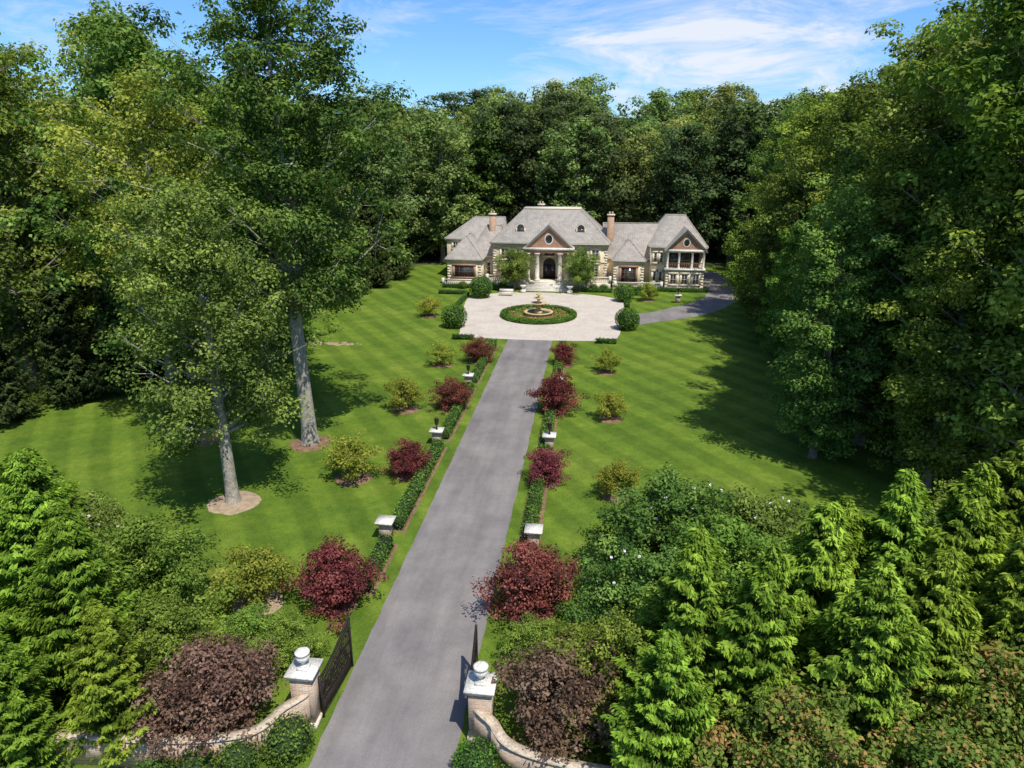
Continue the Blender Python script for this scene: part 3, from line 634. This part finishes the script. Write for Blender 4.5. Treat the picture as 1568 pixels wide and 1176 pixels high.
# foreground
for (x,y,k,s_) in ((-14.8,22.2,0,1.0),(-11.9,20.3,1,.93),(-9.3,17.9,2,.72),(-14.2,17.6,1,.8),(-18,21,2,1.0),(-11.8,16.2,0,.72),(-17,25,1,.9),
    (10.3,20.6,1,.98),(12.4,19.6,2,.95),(14.5,21.5,0,1.0),(18,24.2,1,1.05),(20.3,24,2,1.1),(15.2,18.6,1,.95),(17.8,20.2,0,.97),(20.8,21.4,2,1.0),(23,26,0,1.1),(16.2,24.5,2,.92),(9.2,17.6,0,.75)):
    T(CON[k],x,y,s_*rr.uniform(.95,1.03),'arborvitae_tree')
for (x,y,k,s_) in ((-12.3,23.8,0,.85),(-9.6,21.0,0,.62),(-15.5,26.0,1,.8),(11.2,30.0,1,.95),(14.4,29.5,1,.88),(8.9,24.6,1,.78),(12.2,26,0,.92),(8.3,21.4,0,.68),(17.8,29,0,.75),(21.5,29.5,1,.78),(25,31,0,.9),(-19.5,27.5,0,.75)): T(SHR[k],x,y,s_,'rose_of_sharon_shrub')
for (x,y,s_) in ((13.2,16.6,.85),(16.6,16.6,.8),(19.4,18.3,.95),(22.5,19,1.1)): T(SHRR,x,y,s_,'photinia_shrub')
for (x,y,s_) in ((-5.2,22.6,.36),(-6.6,22.4,.4),(5.0,23.4,.38),(6.4,22.6,.42)): T(SHR[0],x,y,s_,'green_shrub')
for (x,y,s_) in ((-6.3,19.0,1.25),(-7.3,18.4,1.05),(5.9,20.0,1.25)): T(PUR,x,y,s_,'purple_maple_tree')
mb=MB(); rng=np.random.default_rng(2)
for k in range(70):
    x=-21+rng.normal()*1.7; y=71+rng.normal()*.3; r=rng.uniform(.12,.3); mb.lathe(x,y,[(r,.0),(r*.9,r*.2),(.001,r*.25)],M['mulch_l'],6)
mb.obj('stepping_stones')
# ------------------------------------------------------------------ distant forest (one instanced object)
lib=bpy.data.collections.new('forest_tree_library')
for i,me in enumerate(FOR+[FORC]):
    o=bpy.data.objects.new('t%02d'%i,me); lib.objects.link(o)
rng=np.random.default_rng(77); pts=[]
def inlawn(x,y):
    if y<128: 
        lx=-np.interp(y,[30,50,70,93,118,128],[60,52,40,33,27,25]); rx=np.interp(y,[30,60,100,128],[46,44,38,34])
        return lx<x<rx
    return False
for y in np.arange(40,205,8.0):
    for x in np.arange(-130,150,8.5):
        X_=x+rng.uniform(-3,3); Y_=y+rng.uniform(-3,3)
        if inlawn(X_,Y_): continue
        if abs(X_-6)>28+Y_*.62 and X_>0: continue
        if X_<-100+(200-Y_)*.1 and Y_<90: continue
        if X_<-50 and Y_<112 and X_>-125: continue
        if y>128 and y<134 and abs(X_)<12: Y_+=3
        pts.append((X_,Y_))
pts=np.array(pts); n=len(pts)
me=bpy.data.meshes.new('distant_forest'); me.from_pydata([(p[0],p[1],float(hgt(p[0],p[1]))) for p in pts],[],[])
idx=rng.choice([0,1,2,3,0,1,1],n); edge=(pts[:,1]<140)
idx=np.where(edge&(rng.uniform(size=n)<.3)&(np.abs(pts[:,0])<60),4,idx)
a=me.attributes.new('idx','INT','POINT'); a.data.foreach_set('value',idx.astype(np.int32))
rot=np.zeros((n,3),dtype=np.float32); rot[:,2]=rng.uniform(0,6.28,n); a=me.attributes.new('rot','FLOAT_VECTOR','POINT'); a.data.foreach_set('vector',rot.ravel())
sc=rng.uniform(.80,1.2,n); sc=np.where((pts[:,0]<-12)&(pts[:,1]>125),sc*.93,sc); scl=np.stack([sc*rng.uniform(.95,1.2,n),sc*rng.uniform(.95,1.2,n),sc],1).astype(np.float32)
a=me.attributes.new('scl','FLOAT_VECTOR','POINT'); a.data.foreach_set('vector',scl.ravel())
fo=place(me,'distant_forest')
ng=bpy.data.node_groups.new('scatter','GeometryNodeTree')
ng.interface.new_socket('Geometry',in_out='INPUT',socket_type='NodeSocketGeometry'); ng.interface.new_socket('Geometry',in_out='OUTPUT',socket_type='NodeSocketGeometry')
gi=ng.nodes.new('NodeGroupInput'); go=ng.nodes.new('NodeGroupOutput')
ci=ng.nodes.new('GeometryNodeCollectionInfo'); ci.inputs['Collection'].default_value=lib; ci.inputs['Separate Children'].default_value=True; ci.inputs['Reset Children'].default_value=True
ip=ng.nodes.new('GeometryNodeInstanceOnPoints'); ip.inputs['Pick Instance'].default_value=True
def na(nm,dt):
    q=ng.nodes.new('GeometryNodeInputNamedAttribute'); q.data_type=dt; q.inputs['Name'].default_value=nm
    return next(o for o in q.outputs if o.enabled and o.name=='Attribute')
ng.links.new(gi.outputs[0],ip.inputs['Points']); ng.links.new(ci.outputs[0],ip.inputs['Instance'])
ng.links.new(na('idx','INT'),ip.inputs['Instance Index']); ng.links.new(na('rot','FLOAT_VECTOR'),ip.inputs['Rotation']); ng.links.new(na('scl','FLOAT_VECTOR'),ip.inputs['Scale'])
ng.links.new(ip.outputs[0],go.inputs[0])
md=fo.modifiers.new('scatter','NODES'); md.node_group=ng

# ------------------------------------------------------------------ light, sky
el=math.radians(61); hx,hy=.60,-.80
S3=Vector((math.cos(el)*hx,math.cos(el)*hy,math.sin(el)))
sun=bpy.data.lights.new('sun','SUN'); sun.energy=5.0; sun.angle=math.radians(.53); sun.color=(1,.96,.88)
so=bpy.data.objects.new('sun',sun); COL.objects.link(so); so.rotation_euler=S3.to_track_quat('Z','Y').to_euler(); so.location=(60,-40,90)
wd=bpy.data.worlds.new('World'); scene.world=wd; wd.use_nodes=True; nt=wd.node_tree
bg=nt.nodes['Background']; bg.inputs['Strength'].default_value=.15
sk=nt.nodes.new('ShaderNodeTexSky'); sk.sky_type='NISHITA'; sk.sun_disc=False; sk.sun_elevation=el; sk.sun_rotation=math.atan2(hx,hy)
sk.dust_density=.4; sk.air_density=1.0; sk.ozone_density=2.0; sk.altitude=100
tc=nt.nodes.new('ShaderNodeTexCoord'); s=nt.nodes.new('ShaderNodeSeparateXYZ'); lk(nt,tc.outputs['Generated'],s.inputs[0])
dz=math_(nt,'ADD',math_(nt,'MAXIMUM',s.outputs[2],0.),.12)
cb=nt.nodes.new('ShaderNodeCombineXYZ'); lk(nt,math_(nt,'DIVIDE',s.outputs[0],dz),cb.inputs[0]); lk(nt,math_(nt,'MULTIPLY',math_(nt,'DIVIDE',s.outputs[1],dz),.8),cb.inputs[1]); cb.inputs[2].default_value=1.7
nz=noise(nt,1.3,11,cb.outputs[0],.68); nz.inputs['Distortion'].default_value=.8
dx=math_(nt,'ABSOLUTE',math_(nt,'SUBTRACT',s.outputs[0],.13))
cov=math_(nt,'ADD',nz.outputs[0],math_(nt,'SUBTRACT',.17,math_(nt,'MULTIPLY',math_(nt,'MINIMUM',dx,.32),.72)))
cr=ramp(nt,[(.48,(0,0,0)),(.60,(.35,.35,.35)),(.74,(1,1,1))]); lk(nt,cov,cr.inputs[0])
tint=mix(nt,1.,sk.outputs[0],(.52,.80,1.14),'MULTIPLY')
col=mix(nt,math_(nt,'MULTIPLY',cr.outputs[0],.88),tint,(5.9,6.1,6.5))
lk(nt,col,bg.inputs['Color'])
# ------------------------------------------------------------------ camera
cam=bpy.data.cameras.new('camera'); co=bpy.data.objects.new('camera',cam); COL.objects.link(co)
co.location=(6.57,0,20); co.rotation_euler=(math.radians(90-18.45),0,math.radians(6.52))
cam.sensor_width=36; cam.lens=24.77; cam.clip_end=8000; cam.clip_start=.1
scene.camera=co
scene.view_settings.view_transform='Standard'; scene.view_settings.look='None'; scene.view_settings.exposure=0
